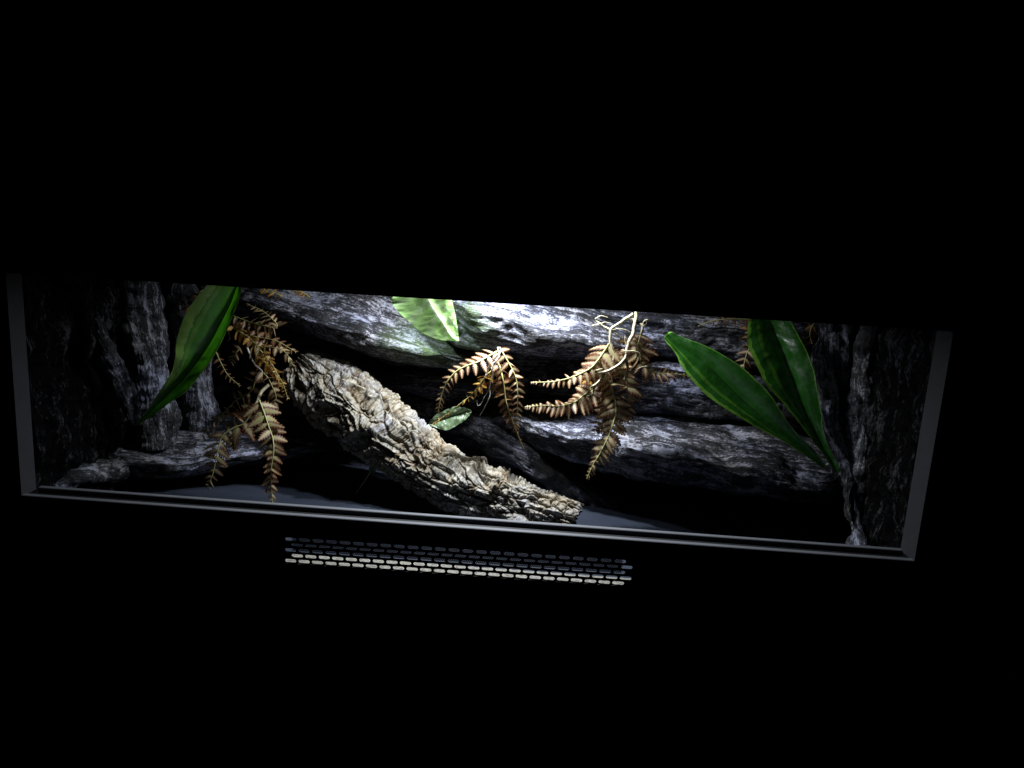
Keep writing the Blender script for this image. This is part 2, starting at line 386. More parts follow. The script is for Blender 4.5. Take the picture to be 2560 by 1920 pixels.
# vent grille: five staggered rows of rounded slots in a thin plate
def vent():
    per, ln, ht, dz = 0.01856, 0.01565, 0.0048, 0.00780
    V = []; Fc = []
    def add(v): V.append(v); return len(V) - 1
    x0 = -0.2343; zc = [-0.0345 - dz * k for k in range(5)]
    k = 8; r = ht / 2
    arc = []
    for i in range(k + 1):
        a = -math.pi / 2 + math.pi * i / k; arc.append((ln / 2 - r + r * math.cos(a), r * math.sin(a)))
    for i in range(k + 1):
        a = math.pi / 2 + math.pi * i / k; arc.append((-ln / 2 + r + r * math.cos(a), r * math.sin(a)))
    n = len(arc); hx, hz = per / 2, dz / 2
    outer = []
    for (x, z) in arc:                                     # project to the cell rectangle
        i = len(outer)
        if i == 0: o = (hx, -hz)
        elif i == k: o = (hx, hz)
        elif i < k: o = (hx, -hz + 2 * hz * i / k)
        elif i == k + 1: o = (-hx, hz)
        elif i == 2 * k + 1: o = (-hx, -hz)
        else: o = (-hx, hz - 2 * hz * (i - k - 1) / k)
        outer.append(o)
    for row, z in enumerate(zc):
        off = 0.0 if row % 2 == 0 else per / 2
        for c in range(25):
            cx = x0 + ln / 2 + off + per * c
            tilt = 0.0080 * (cx + 0.234)
            for y in (-0.0012, 0.0):
                ids_i = [add((cx + a, y, z + tilt + b_)) for a, b_ in arc]; ids_o = [add((cx + a, y, z + tilt + b_)) for a, b_ in outer]
                for i in range(n):
                    j = (i + 1) % n; q = (ids_i[i], ids_o[i], ids_o[j], ids_i[j]); Fc.append(q if y < 0 else q[::-1])
                if y < 0: fi = ids_i
                else:
                    for i in range(n):
                        j = (i + 1) % n; Fc.append((fi[i], fi[j], ids_i[j], ids_i[i]))
        # solid ends
        xa = x0 + off - (per - ln) / 2; xb = xa + per * 25
        for (a, b_) in ((VX0 - 0.004, xa), (xb, VX1 + 0.004)):
            q = [add((x, -0.0012, z + 0.008 * (x + 0.234) + s * hz)) for x, s in ((a, -1), (b_, -1), (b_, 1), (a, 1))]; Fc.append(tuple(q))
    zt = zc[0] + hz; zb = zc[-1] - hz
    for (za, zb_, s) in ((zt, VZ1 + 0.004, 1), (VZ0 - 0.004, zb, 0)):
        q = []
        for (x, zz, tl) in ((VX0 - 0.004, za, not s or 1), (VX1 + 0.004, za, 1), (VX1 + 0.004, zb_, 1), (VX0 - 0.004, zb_, 1)):
            onrow = (zz == zt) or (zz == zb)
            q.append(add((x, -0.0012, zz + (0.008 * (x + 0.234) if onrow else 0))))
        Fc.append(tuple(q))
    return V, Fc
v, f = vent(); grille = mesh_obj('vent_grille', v, f, M_BLACK, tank, False)
# woven mesh behind the three upper rows: real holes
pitch = 0.0031; vst = 0.00176; mv = []; mf = []
for i in range(int(0.452 / pitch)):
    for j in range(15):
        cx = -0.2255 + pitch * (i + (0.5 if j % 2 else 0)); cz = -0.0278 - vst * j + 0.008 * (cx + .234)
        n0 = len(mv); hr = 0.00048
        for k in range(4):
            a = math.pi / 4 + k * math.pi / 2; mv.append((cx + pitch * .7071 * math.cos(a), 0.004, cz + vst * .7071 * math.sin(a)))
        for k in range(4):
            a = math.pi / 4 + k * math.pi / 2; mv.append((cx + hr * 1.4142 * math.cos(a), 0.004, cz + hr * 1.4142 * math.sin(a)))
        for k in range(4):
            l = (k + 1) % 4; mf.append((n0 + k, n0 + l, n0 + 4 + l, n0 + 4 + k))
mesh_obj('vent_mesh', mv, mf, M_MESH, grille, False)

# lamp head fixed under the ceiling panel (above the top of the opening)
lamp = empty('lamp', (LAMP[0], LAMP[1], ZC), 'long flat white lamp bar fixed under the terrarium ceiling behind the top panel', 'lamp')
M_LAMP = plain('lamp_housing', (0.4, 0.4, 0.4), 0.4)
MB().box(LAMP[0] - .19, LAMP[0] + .19, LAMP[1] - .025, LAMP[1] + .025, ZC - 0.0065, ZC - 0.0005, 0.001).obj('housing', M_LAMP, lamp)

# ------------------------------------------------------------------ rock background
rock = empty('rock_background', (0, 0.42, ZF), 'sculpted dark grey rock and bark backdrop with dry brushed ledges lining the terrarium', 'rock backdrop')
def rough_sheet(name, P, mat=M_ROCK, amp=1.0, wrap=False, leaf_shade=None, seed=0.0, flip=False, lump=0.010, parent=None):
    nu, nv = P.shape[:2]
    n = grid_normals(P, wrap)
    if flip: n = -n
    s = np.zeros((nu, nv)); s[1:] = np.cumsum(np.linalg.norm(np.diff(P, axis=0), axis=-1), 0)
    s = s.mean(1, keepdims=True) * np.ones((1, nv))
    t = np.zeros((nu, nv)); t[:, 1:] = np.cumsum(np.linalg.norm(np.diff(P, axis=1), axis=-1), 1)
    t = t.mean(0, keepdims=True) * np.ones((nu, 1))
    warp = 0.010 * fbm(P * 7 + seed, 2)
    tt = t + warp
    z = np.full_like(s, seed)
    stre = fbm(np.stack([s * 11, tt * 75, z], -1), 3, 0.6)
    stre2 = np.abs(pnoise(np.stack([s * 22, tt * 190, z + 5], -1)))
    lumps = fbm(P * np.array([11, 18, 18]) + seed, 3, 0.55)
    fibre = 1 - np.abs(pnoise(np.stack([s * 7, tt * 34, z + 9], -1))) * 2.2
    knob = fbm(P * 60 + seed, 2)
    step = np.tanh(5 * pnoise(np.stack([s * 5, tt * 30, z + 21], -1)))
    h = lump * lumps * amp + amp * (0.0030 * step + 0.0018 * stre + 0.0026 * np.clip(fibre, -0.5, 1) + 0.0012 * knob - 0.0012 * stre2)
    Q = P + n * h[..., None]
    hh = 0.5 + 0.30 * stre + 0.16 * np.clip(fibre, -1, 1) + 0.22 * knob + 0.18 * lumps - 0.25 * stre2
    mo = np.zeros((nu, nv)) if leaf_shade is None else leaf_shade(Q)
    g = np.stack([s, tt, z * 0.01], -1) + seed
    F = grid_faces(nu, nv, wrap)
    if flip: F = F[:, ::-1]
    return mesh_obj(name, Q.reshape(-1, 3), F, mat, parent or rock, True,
                    dict(h=hh.ravel(), grain=g.reshape(-1, 3), leaf_shade=mo.ravel()))

# back and side faces
def plane_grid(a, b, c, nu, nv):      # a origin, b along u, c along v
    u = np.linspace(0, 1, nu)[:, None, None]; v_ = np.linspace(0, 1, nv)[None, :, None]
    a, b, c = map(np.array, (a, b, c)); return a + (b - a) * u + (c - a) * v_
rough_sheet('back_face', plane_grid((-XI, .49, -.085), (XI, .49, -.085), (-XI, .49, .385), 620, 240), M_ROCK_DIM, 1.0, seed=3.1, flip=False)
for sx in (-1, 1):
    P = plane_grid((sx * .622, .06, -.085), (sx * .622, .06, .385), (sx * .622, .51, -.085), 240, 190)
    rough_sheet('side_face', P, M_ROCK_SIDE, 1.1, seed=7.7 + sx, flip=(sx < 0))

def ledge(name, st, mat=M_ROCK, nu=560, seed=0.0, amp=1.0, leaf_shade=None, und=60, lump=0.010, DY=0.05):
    """st rows: px, py_back, py_lip, py_face, Y_lip, Y_back"""
    C = even(np.array([[r[0] / 1000.0, r[1] / 1000.0, r[2] / 1000.0, r[3] / 1000.0, r[4], r[5]] for r in st]), nu)
    px = C[:, 0] * 1000; pb, pl, pf = C[:, 1] * 1000, C[:, 2] * 1000, C[:, 3] * 1000; yl, yb = C[:, 4] + DY, C[:, 5] + 0.05
    A = at(px, pb, yb); Lp = at(px, pl, yl); Fp = at(px, pf, yl + 0.032)
    Un = at(px, pf + und * 0.15, yb * 0.5 + yl * 0.5 + 0.01); Un[:, 2] = Fp[:, 2] - 0.012
    B2 = at(px, pf, yb); B2[:, 2] = Fp[:, 2] - 0.03; B2[:, 1] = yb + 0.01
    # keep the section in one X plane so it reads as a solid slab from the side too
    for q in (A, Fp, Un, B2): q[:, 0] = 0.35 * q[:, 0] + 0.65 * Lp[:, 0]
    A2 = A.copy(); A2[:, 1] += 0.02; A2[:, 2] += 0.002
    M1 = (A + Lp) / 2; M1[:, 2] += 0.004; M2 = A * 0.10 + Lp * 0.90; M2[:, 2] += 0.003
    ctrl = np.stack([A2, A, M1, M2, Lp, Fp, Un, B2], 1)
    nv = 170; P = np.zeros((nu, nv, 3))
    for i in range(nu): P[i] = even(ctrl[i], nv, 8)
    return rough_sheet(name, P, mat, amp, seed=seed, leaf_shade=leaf_shade, flip=False, lump=lump)

def leaf_shade_mid(Q):  # where the heart leaf's green shade is painted on the ledge below
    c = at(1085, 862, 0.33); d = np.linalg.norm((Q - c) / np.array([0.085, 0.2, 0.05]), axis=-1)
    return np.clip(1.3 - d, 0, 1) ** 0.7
ledge('ledge', [(500, 640, 722, 745, 0.380, .445), (600, 640, 750, 772, 0.370, .445), (660, 650, 770, 792, 0.360, .445), (720, 660, 786, 812, 0.350, .445), (780, 668, 808, 838, 0.340, .445),
                (847, 678, 829, 862, 0.335, .445), (897, 690, 838, 880, 0.335, .445), (948, 715, 854, 893, 0.340, .445), (1024, 755, 872, 905, 0.345, .445),
                (1074, 785, 884, 910, 0.350, .445), (1125, 820, 893, 915, 0.360, .445), (1180, 850, 900, 920, 0.380, .445), (1260, 880, 908, 926, 0.395, .445)], seed=1.3, leaf_shade=leaf_shade_mid, lump=.007, DY=.0)
def leaf_shade_b(Q):  # painted green shade on the left flank of the next ledge
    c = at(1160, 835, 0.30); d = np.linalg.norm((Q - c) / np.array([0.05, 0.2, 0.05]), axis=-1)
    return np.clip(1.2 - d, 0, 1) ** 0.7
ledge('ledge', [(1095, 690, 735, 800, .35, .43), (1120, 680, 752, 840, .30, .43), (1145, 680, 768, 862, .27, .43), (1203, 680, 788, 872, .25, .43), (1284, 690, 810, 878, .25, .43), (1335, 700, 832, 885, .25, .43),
                (1398, 715, 846, 888, .26, .43), (1479, 735, 858, 890, .27, .43), (1554, 790, 868, 892, .30, .43), (1600, 840, 880, 894, .34, .43), (1640, 860, 890, 897, .38, .43)], seed=4.9, leaf_shade=leaf_shade_b, lump=.008)
ledge('ledge', [(1500, 735, 785, 850, .36, .43), (1619, 740, 806, 880, .345, .43), (1700, 742, 813, 890, .34, .43), (1760, 744, 819, 893, .335, .43), (1835, 748, 826, 897, .335, .43),
                (1920, 752, 838, 905, .335, .43), (2000, 760, 850, 915, .34, .43), (2080, 770, 865, 930, .36, .43)], seed=8.2, lump=.006, nu=420)
ledge('ledge', [(1480, 905, 930, 1000, .385, .44), (1560, 900, 920, 1022, .365, .44), (1660, 898, 925, 1030, .355, .44), (1760, 902, 932, 1036, .355, .44), (1860, 915, 950, 1046, .36, .44), (1980, 935, 975, 1066, .37, .44), (2080, 960, 1000, 1090, .39, .44)],
      seed=12.4, lump=.005, nu=420)
ledge('ledge', [(1225, 1050, 1056, 1075, .40, .43), (1294, 1022, 1052, 1090, .33, .43), (1352, 1010, 1074, 1118, .28, .43), (1424, 1004, 1098, 1150, .245, .43), (1500, 1008, 1106, 1170, .225, .43),
                (1561, 1016, 1127, 1190, .205, .43), (1626, 1026, 1140, 1205, .19, .43), (1714, 1036, 1158, 1215, .18, .43), (1775, 1042, 1170, 1222, .18, .43), (1856, 1052, 1191, 1235, .18, .43),
                (1940, 1066, 1206, 1244, .19, .43), (2022, 1085, 1228, 1255, .20, .42), (2090, 1105, 1222, 1258, .22, .42), (2150, 1120, 1200, 1240, .25, .42), (2220, 1130, 1180, 1220, .28, .42)], seed=15.5, nu=700, lump=.009)
ledge('ledge', [(205, 1040, 1120, 1155, .26, .40), (240, 1030, 1145, 1180, .20, .40), (291, 1026, 1162, 1183, .19, .40), (403, 1032, 1176, 1195, .20, .40), (470, 1038, 1176, 1193, .205, .40), (523, 1040, 1159, 1179, .22, .40),
                (598, 1046, 1145, 1163, .24, .40), (640, 1050, 1141, 1157, .255, .40), (690, 1056, 1132, 1148, .27, .40), (737, 1076, 1122, 1133, .29, .40), (775, 1092, 1111, 1120, .32, .40), (800, 1102, 1107, 1112, .35, .40)], seed=19.9, nu=480, lump=.006)

def tube_rock(name, pts, mat=M_ROCK, seed=0.0, amp=1.0, nu=260, nv=150, parent=None):
    """pts: px, py, Y, radius(m)"""
    W = np.array([list(at(p[0], p[1], p[2] + .05 * min(1, p[2] / .25))) + [p[3]] for p in pts]); C = even(W, nu)
    T = np.gradient(C[:, :3], axis=0); T /= np.linalg.norm(T, axis=1)[:, None]
    up = np.array([0, 1.0, 0.0]); S = np.cross(T, up); S /= np.linalg.norm(S, axis=1)[:, None]; B = np.cross(S, T)
    a = np.linspace(0, 2 * np.pi, nv, endpoint=False)
    P = C[:, None, :3] + C[:, None, 3:4] * (np.cos(a)[None, :, None] * S[:, None] + np.sin(a)[None, :, None] * B[:, None])
    return rough_sheet(name, P, mat, amp, wrap=True, seed=seed, flip=True, parent=parent)
# upright bark folds in the corners, roots along the back
tube_rock('bark_fold', mat=M_FOLD, pts=[(335, 640, .27, .034), (355, 800, .27, .036), (372, 930, .275, .038), (388, 1045, .28, .036), (392, 1110, .28, .036)], seed=21.0)
tube_rock('bark_fold', mat=M_FOLD, pts=[(440, 640, .31, .026), (462, 740, .32, .026), (478, 850, .33, .026), (492, 960, .35, .026), (500, 1040, .36, .030), (505, 1110, .36, .034)], seed=23.0)
tube_rock('bark_fold', mat=M_FOLD, pts=[(185, 640, .19, .012), (225, 780, .20, .012), (275, 900, .20, .011), (322, 1010, .21, .010), (338, 1060, .20, .010)], seed=25.0)
tube_rock('bark_fold', mat=M_FOLD, pts=[(2085, 740, .28, .028), (2078, 880, .275, .030), (2095, 1000, .27, .032), (2122, 1120, .25, .032), (2132, 1200, .23, .028)], seed=27.0)
tube_rock('bark_fold', mat=M_FOLD, pts=[(2182, 760, .22, .016), (2166, 900, .22, .016), (2155, 1030, .22, .016), (2150, 1150, .21, .018), (2150, 1260, .20, .012), (2165, 1390, .16, .012)], seed=29.0)
tube_rock('bark_fold', mat=M_FOLD, pts=[(2136, 1170, .22, .026), (2118, 1260, .18, .010), (2135, 1330, .13, .010), (2145, 1400, .09, .024)], seed=31.0)
tube_rock('bark_fold', mat=M_FOLD, pts=[(300, 1165, .20, .022), (215, 1175, .15, .018), (150, 1220, .11, .012), (112, 1300, .07, .014)], seed=33.0)
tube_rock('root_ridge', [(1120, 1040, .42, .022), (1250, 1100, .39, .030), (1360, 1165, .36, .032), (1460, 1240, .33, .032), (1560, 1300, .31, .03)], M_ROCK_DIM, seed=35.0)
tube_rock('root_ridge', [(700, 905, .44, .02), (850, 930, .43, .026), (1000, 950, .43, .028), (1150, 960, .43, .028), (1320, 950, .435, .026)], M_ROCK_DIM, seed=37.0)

# ------------------------------------------------------------------ cork bark log
def cork():
    path = [(748, 912, .375, .026), (778, 943, .372, .044), (832, 988, .365, .060), (900, 1032, .35, .063), (955, 1078, .335, .059), (1028, 1138, .31, .051), (1105, 1188, .28, .049),
            (1187, 1228, .252, .047), (1267, 1260, .232, .043), (1345, 1286, .216, .038), (1415, 1306, .205, .033), (1438, 1312, .203, .031)]
    W = np.array([list(at(p[0], p[1], p[2])) + [p[3]] for p in path]); nu, nv = 760, 520
    C = even(W, nu); T = np.gradient(C[:, :3], axis=0); T /= np.linalg.norm(T, axis=1)[:, None]
    up = np.array([0, 0, 1.0]); S = np.cross(T, up); S /= np.linalg.norm(S, axis=1)[:, None]; B = np.cross(S, T)
    a = np.linspace(0, 2 * np.pi, nv, endpoint=False)
    D = np.cos(a)[None, :, None] * S[:, None] + np.sin(a)[None, :, None] * B[:, None]
    rad = C[:, 3:4][:, :, None]
    P = C[:, None, :3] + rad * D
    s = np.r_[0, np.cumsum(np.linalg.norm(np.diff(C[:, :3], axis=0), axis=1))][:, None] * np.ones((1, nv))
    t = a[None, :] * 0.052 * np.ones((nu, 1))
    # periodic coordinates: use the circle itself; grooves spiral slightly
    ph = a[None, :] + s * 1.6 + 0.25 * fbm(np.stack([s * 9, np.cos(a)[None, :] + 0 * s, np.sin(a)[None, :] + 0 * s], -1), 2)
    cx, cy = np.cos(ph) * 0.052, np.sin(ph) * 0.052
    big = fbm(np.stack([s * 11, cx * 16, cy * 16], -1), 3)
    ridge = 1 - 2.4 * np.abs(fbm(np.stack([s * 9, cx * 42, cy * 42], -1) + 3, 2, 0.5))
    d1, d2, cid = worley(np.stack([s * 95, cx * 80, cy * 80], -1) + 0.18 * fbm(np.stack([s * 60, cx * 60, cy * 60], -1), 2)[..., None])
    crack = np.clip((d2 - d1) / 0.22, 0, 1)
    tr = np.abs(pnoise(np.stack([s * 170 + 2.2 * pnoise(np.stack([s * 20, cx * 40, cy * 40], -1)), cx * 26, cy * 26], -1)))
    tmask = np.clip(0.5 + 1.6 * fbm(np.stack([s * 16, cx * 30, cy * 30], -1) + 31, 2), 0, 1)
    crack = np.minimum(crack * tmask + (1 - tmask), np.clip(tr / 0.16, 0, 1) * (1 - tmask * 0.7) + tmask * 0.7)
    e1, e2, eid = worley(np.stack([s * 20, cx * 52, cy * 52], -1) + 0.25 * fbm(np.stack([s * 40, cx * 40, cy * 40], -1) + 9, 2)[..., None])
    furrow = np.clip((e2 - e1) / 0.16, 0, 1)
    fine = fbm(np.stack([s * 190, cx * 170, cy * 170], -1), 3, 0.6)
    h = 0.009 * big + 0.0060 * np.clip(ridge, -1.2, 1) + 0.0034 * (crack ** 0.6 - 1) + 0.0020 * (cid - 0.5) * crack + 0.0055 * (furrow ** 0.7 - 1) + 0.0010 * fine
    k1, k2, kid = worley(np.stack([s * 42, cx * 46, cy * 46], -1) + 0.15 * fbm(np.stack([s * 50, cx * 50, cy * 50], -1) + 5, 2)[..., None])
    h = h + 0.0075 * (0.55 - k1) * (0.6 + 0.8 * kid)
    # deep hollow knots (real pits) with raised rims
    def knot(px, py, r, depth, rim):
        nonlocal h
        c = np.array([px, py]);
        q = (P - CC) @ CM.T; sx = 1280 + F_PX * q[..., 0] / q[..., 2]; sy = 960 + F_PX * q[..., 1] / q[..., 2]
        front = (grid_normals(P, True) * (CC - P)).sum(-1); front = front * np.sign(front.mean() if False else 1)
        d = np.hypot(sx - px, (sy - py) * 1.25) / r + 0.35 * big
        vis = (D * (CC - P)).sum(-1) > 0
        h = h + np.where(vis, -depth * np.clip(1.25 - d, 0, 1) ** 0.8 + rim * np.exp(-((d - 1.3) / 0.3) ** 2), 0)
    knot(1028, 1080, 9, .008, .0); knot(1058, 1068, 7, .008, .0); knot(1210, 1195, 34, .013, .006)
    knot(1285, 1195, 16, .012, .003); knot(905, 1095, 30, .012, .005); knot(1100, 1125, 8, .010, .001); knot(935, 985, 14, .008, .003)
    # ragged rims at both ends
    sl = s / s.max()
    Q = P + D * h[..., None]
    endn = 0.012 * fbm(np.stack([s * 0, cx * 90, cy * 90], -1), 3)
    wgt0 = np.clip(1 - sl / 0.06, 0, 1); wgt1 = np.clip((sl - 0.95) / 0.05, 0, 1)
    Q = Q - T[:, None] * (endn * wgt0)[..., None] * 1.2 + T[:, None] * (endn * wgt1)[..., None] * 0.7
    # inner skin so that both ends show a bark tube with wall thickness
    nv_ = nv; caps = []; hh = 0.50 + 0.55 * (crack - 0.75) + 0.40 * (furrow - 0.8) + 0.12 * ridge + 0.12 * fine + 0.10 * big
    g = np.stack([s, t, 0 * s], -1)
    rows = [Q]; gs = [g]; hs = [hh]
    def inner(end, sgn):
        base = Q[end]; cen = base.mean(0)
        for k, (rr, ins) in enumerate(((0.93, -0.001), (0.84, 0.0), (0.78, 0.006), (0.72, 0.035), (0.62, 0.06))):
            p = cen + (base - cen) * rr - sgn * T[end] * ins
            p = p + 0.0015 * fbm(p * 200 + k, 2)[:, None] * (base - cen) / 0.05
            yield p
    front = list(inner(0, -1))[::-1]; back = list(inner(-1, 1))
    allP = np.concatenate([np.array(front), Q, np.array(back)], 0)
    pad = lambda A, k0, k1: np.concatenate([np.repeat(A[:1], k0, 0), A, np.repeat(A[-1:], k1, 0)], 0)
    hh = pad(hh, 5, 5); g = pad(g, 5, 5)
    hh[:5] = 0.25 + 0.1 * fine[:5]; hh[-5:] = 0.25 + 0.1 * fine[-5:]
    n = allP.shape[0]
    o = mesh_obj('cork_log', allP.reshape(-1, 3), grid_faces(n, nv, True)[:, ::-1], M_CORK, None, True,
                 dict(h=hh.ravel(), grain=g.reshape(-1, 3)))
    o['label'] = 'cracked pale cork bark log leaning diagonally from the back ledge down to the floor'; o['category'] = 'cork log'
    return o
cork()

# ------------------------------------------------------------------ tubes, ferns, leaves
def tube(pts3, radii, nv=7):
    C = np.asarray(pts3, float); n = len(C)
    T = np.gradient(C, axis=0); T /= (np.linalg.norm(T, axis=1)[:, None] + 1e-9)
    up = np.array([0.1, -1.0, 0.25]); S = np.cross(T, up); S /= np.linalg.norm(S, axis=1)[:, None] + 1e-9; B = np.cross(S, T)
    a = np.linspace(0, 2 * np.pi, nv, endpoint=False)
    P = C[:, None] + np.asarray(radii)[:, None, None] * (np.cos(a)[None, :, None] * S[:, None] + np.sin(a)[None, :, None] * B[:, None])
    return P.reshape(-1, 3), [tuple(int(i) for i in r) for r in grid_faces(n, nv, True)[:, ::-1]]
def px_curve(pts, n):
    return even(np.array([at(p[0], p[1], p[2]) for p in pts]), n)
def add_tube(name, pts, r0, r1, mat, parent, n=40, wob=0.0006, nv=7):
    C = px_curve(pts, n); C = C + wob * np.stack([fbm(C * 90 + k * 7, 2) for k in range(3)], -1)
    rr = np.linspace(r0, r1, n) * (1 + 0.12 * pnoise(C * 130)); v, f = tube(C, rr, nv)
    return mesh_obj(name, v, f, mat, parent, True)

PXM = 1.0 / F_PX * 1.2           # metres per photo pixel at the plants' distance

def frond(parent, pts, n_p, lens, mat, wid=0.36, stem_r=0.0011, tilt=0.45, flop=0.25, seed=0, ang=(78, 50), skip=0, side=(1, 1), smat=None, teeth=6, gap=1.25, label=None, t0=0.04):
    """pts: px,py,Y from base to tip; lens: pinna length in photo px from base to tip"""
    rs = np.random.RandomState(seed * 13 + 5)
    C = px_curve(pts, 90); L_ = np.r_[0, np.cumsum(np.linalg.norm(np.diff(C, axis=0), axis=1))]; L_ /= L_[-1]
    T = np.gradient(C, axis=0); T /= np.linalg.norm(T, axis=1)[:, None]
    V = []; Fc = []; E = []; Vv = []
    tt = t0 + (0.985 - t0) * (1 - (1 - np.linspace(0, 1, n_p)) ** gap)
    ln_k = np.linspace(0, 1, len(lens))
    for i, t in enumerate(tt):
        p = np.array([np.interp(t, L_, C[:, k]) for k in range(3)]); tg = np.array([np.interp(t, L_, T[:, k]) for k in range(3)]); tg /= np.linalg.norm(tg)
        view = CC - p; view /= np.linalg.norm(view)
        nrm0 = view * 0.62 + np.array([0.0, 0.0, 0.70]); nrm0 /= np.linalg.norm(nrm0)
        nrm0 = nrm0 - tg * (nrm0 @ tg); nrm0 /= np.linalg.norm(nrm0)
        sd = np.cross(tg, nrm0)
        ln = np.interp(t, ln_k, lens) * PXM
        A = math.radians(np.interp(t, [0, 1], ang))
        for q, s in enumerate((1, -1)):
            if side[q] == 0 or rs.rand() < skip: continue
            l = ln * side[q] * rs.uniform(0.86, 1.1)
            a = A + rs.normal(0, 0.10)
            pd = tg * math.cos(a) + s * sd * math.sin(a)
            out = rs.normal(0, tilt * 0.5) + (-0.12)
            d = pd * math.cos(out) + nrm0 * math.sin(out)
            nn = nrm0 * math.cos(out) - pd * math.sin(out)
            cr = np.cross(d, nn); rl = rs.normal(0, tilt)                 # roll about own axis
            cr, nn = cr * math.cos(rl) + nn * math.sin(rl), nn * math.cos(rl) - cr * math.sin(rl)
            W = l * wid * (1 + 0.12 * rs.randn()) * (1.0 if ln > 12 * PXM else 0.85) * 0.62
            nt_ = teeth if ln > 16 * PXM else (5 if ln > 9 * PXM else 3)
            if W < 0.00045: W = 0.00045
            m = nt_ * 2 + 1; base = len(V)
            curl = flop * rs.uniform(0.3, 1.6)
            p0 = p + (0.0009 * rs.uniform(-0.4, 0.4)) * nrm0
            pts_m = []; 
            for k in range(m):
                u = k / (m - 1)
                sweep = u * l
                drop = -curl * l * u * u
                c = p0 + d * sweep + nn * drop * 0.8 + np.array([0, 0, -1.0]) * l * 0.10 * u * u
                prof = (min(1, u / 0.13) ** 0.6) * (1 - u ** 2.4) ** 0.75
                prof = max(prof, 0.05)
                tooth = 1.12 if k % 2 == 1 else 0.55
                fw = (0.95 if k % 2 == 1 else -0.1) * l / (m - 1)
                w_ = W * prof * tooth
                V.append(c); E.append(0.0); Vv.append(u)
                V.append(c + cr * w_ + d * fw * prof - nn * 0.22 * w_ * (1 + curl)); E.append(0.62 + 0.38 * (k % 2)); Vv.append(u)
                V.append(c - cr * w_ + d * fw * prof - nn * 0.22 * w_ * (1 + curl)); E.append(0.62 + 0.38 * (k % 2)); Vv.append(u)
            for k in range(m - 1):
                b = base + 3 * k
                Fc.append((b, b + 3, b + 4, b + 1)); Fc.append((b, b + 2, b + 5, b + 3))
    o = mesh_obj('frond', V, Fc, mat, parent, True, dict(e=E, v=Vv), label=label)
    rr = np.interp(np.linspace(0, 1, 90), [0, 1], [stem_r, stem_r * 0.35]); v, f = tube(C, rr, 6)
    mesh_obj('stem', v, f, smat or M_STEM, o, True)
    return o

# --- fern hanging on the left
FG = 'tan artificial ferns hanging on the rock'
fl = empty('fern', tuple(at(600, 830, .30)), 'tangled tan and gold fern drooping right beside the big left green leaf', 'fern', FG)
frond(fl, [(640, 1012, 0.240), (612, 1056, 0.230), (585, 1069, 0.225), (564, 1082, 0.220), (553, 1095, 0.215), (548, 1112, 0.210), (543, 1134, 0.205), (538, 1158, 0.205), (530, 1190, 0.203), (516, 1222, 0.203)],
      15, [46, 54, 56, 52, 44, 38, 30, 20, 7], M_FERN_OLIVE, seed=1, tilt=.5, wid=.42, stem_r=.0014, flop=.35)
frond(fl, [(648, 1000, 0.185), (663, 1040, 0.175), (671, 1065, 0.170), (681, 1093, 0.165), (684, 1116, 0.160), (683, 1137, 0.157), (679, 1162, 0.155), (677, 1186, 0.154), (678, 1213, 0.154), (681, 1257, 0.154)],
      18, [46, 46, 44, 40, 36, 34, 28, 25, 18, 7], M_FERN_OLIVE, seed=2, tilt=.45, wid=.42, stem_r=.0014, flop=.3)
frond(fl, [(577, 815, .25), (608, 835, .24), (627, 848, .235), (653, 878, .23), (680, 912, .225), (695, 938, .22), (708, 961, .22), (720, 998, .22)],
      22, [30, 26, 22, 22, 20, 16, 12, 6], M_FERN_GOLD, seed=3, tilt=1.0, wid=.5, flop=.6, label='golden yellow curled frond')
frond(fl, [(584, 790, .26), (620, 804, .25), (661, 815, .245), (684, 820, .24), (693, 813, .24), (680, 797, .243), (656, 777, .25), (637, 768, .252), (616, 759, .255)],
      20, [24, 26, 28, 28, 28, 26, 22, 14, 5], M_FERN, seed=4, tilt=.5, wid=.34, flop=.2)
frond(fl, [(628, 862, .26), (650, 866, .255), (675, 868, .25), (699, 872, .247), (717, 885, .245), (732, 913, .245)], 10, [36, 34, 30, 28, 20, 10], M_FERN_OLIVE, seed=5, tilt=.7, wid=.4)
frond(fl, [(600, 836, .27), (640, 842, .265), (690, 852, .26), (720, 868, .26), (740, 880, .26)], 9, [30, 30, 26, 20, 10], M_FERN_BROWN, seed=6, tilt=.7, wid=.4)
frond(fl, [(650, 926, .245), (639, 945, .242), (630, 975, .24), (600, 995, .24), (587, 1003, .24), (566, 1025, .238), (544, 1046, .235), (520, 1075, .23), (484, 1112, .225)],
      17, [30, 30, 28, 26, 22, 20, 16, 12, 7], M_FERN, seed=7, tilt=.9, wid=.46, flop=.5)
frond(fl, [(655, 930, .24), (670, 945, .238), (680, 965, .236), (690, 990, .235), (686, 1008, .235)], 7, [34, 32, 26, 20], M_FERN, seed=8, tilt=.8, wid=.45, flop=.5)
frond(fl, [(540, 880, .36), (548, 898, .36), (559, 920, .36), (572, 940, .36), (600, 965, .36)], 9, [22, 20, 16, 12, 6], M_FERN_BROWN, seed=9, tilt=.5)
frond(fl, [(640, 890, .25), (662, 905, .25), (678, 925, .25), (690, 940, .25), (700, 965, .25)], 9, [26, 26, 22, 16, 10], M_FERN_GOLD, seed=10, tilt=.9, wid=.45, flop=.5, label='golden yellow curled frond')
frond(fl, [(600, 870, .255), (585, 890, .25), (578, 905, .25)], 5, [24, 20, 12], M_FERN, seed=11, tilt=.8, wid=.45)
add_tube('root', [(618, 868, .25), (630, 900, .245), (640, 915, .243), (655, 930, .24), (650, 945, .24)], .0018, .0013, M_ROOT2, fl)
add_tube('root', [(672, 962, .235), (655, 978, .228), (647, 992, .22), (642, 1003, .216), (632, 1027, .21)], .0028, .0022, M_ROOT, fl)
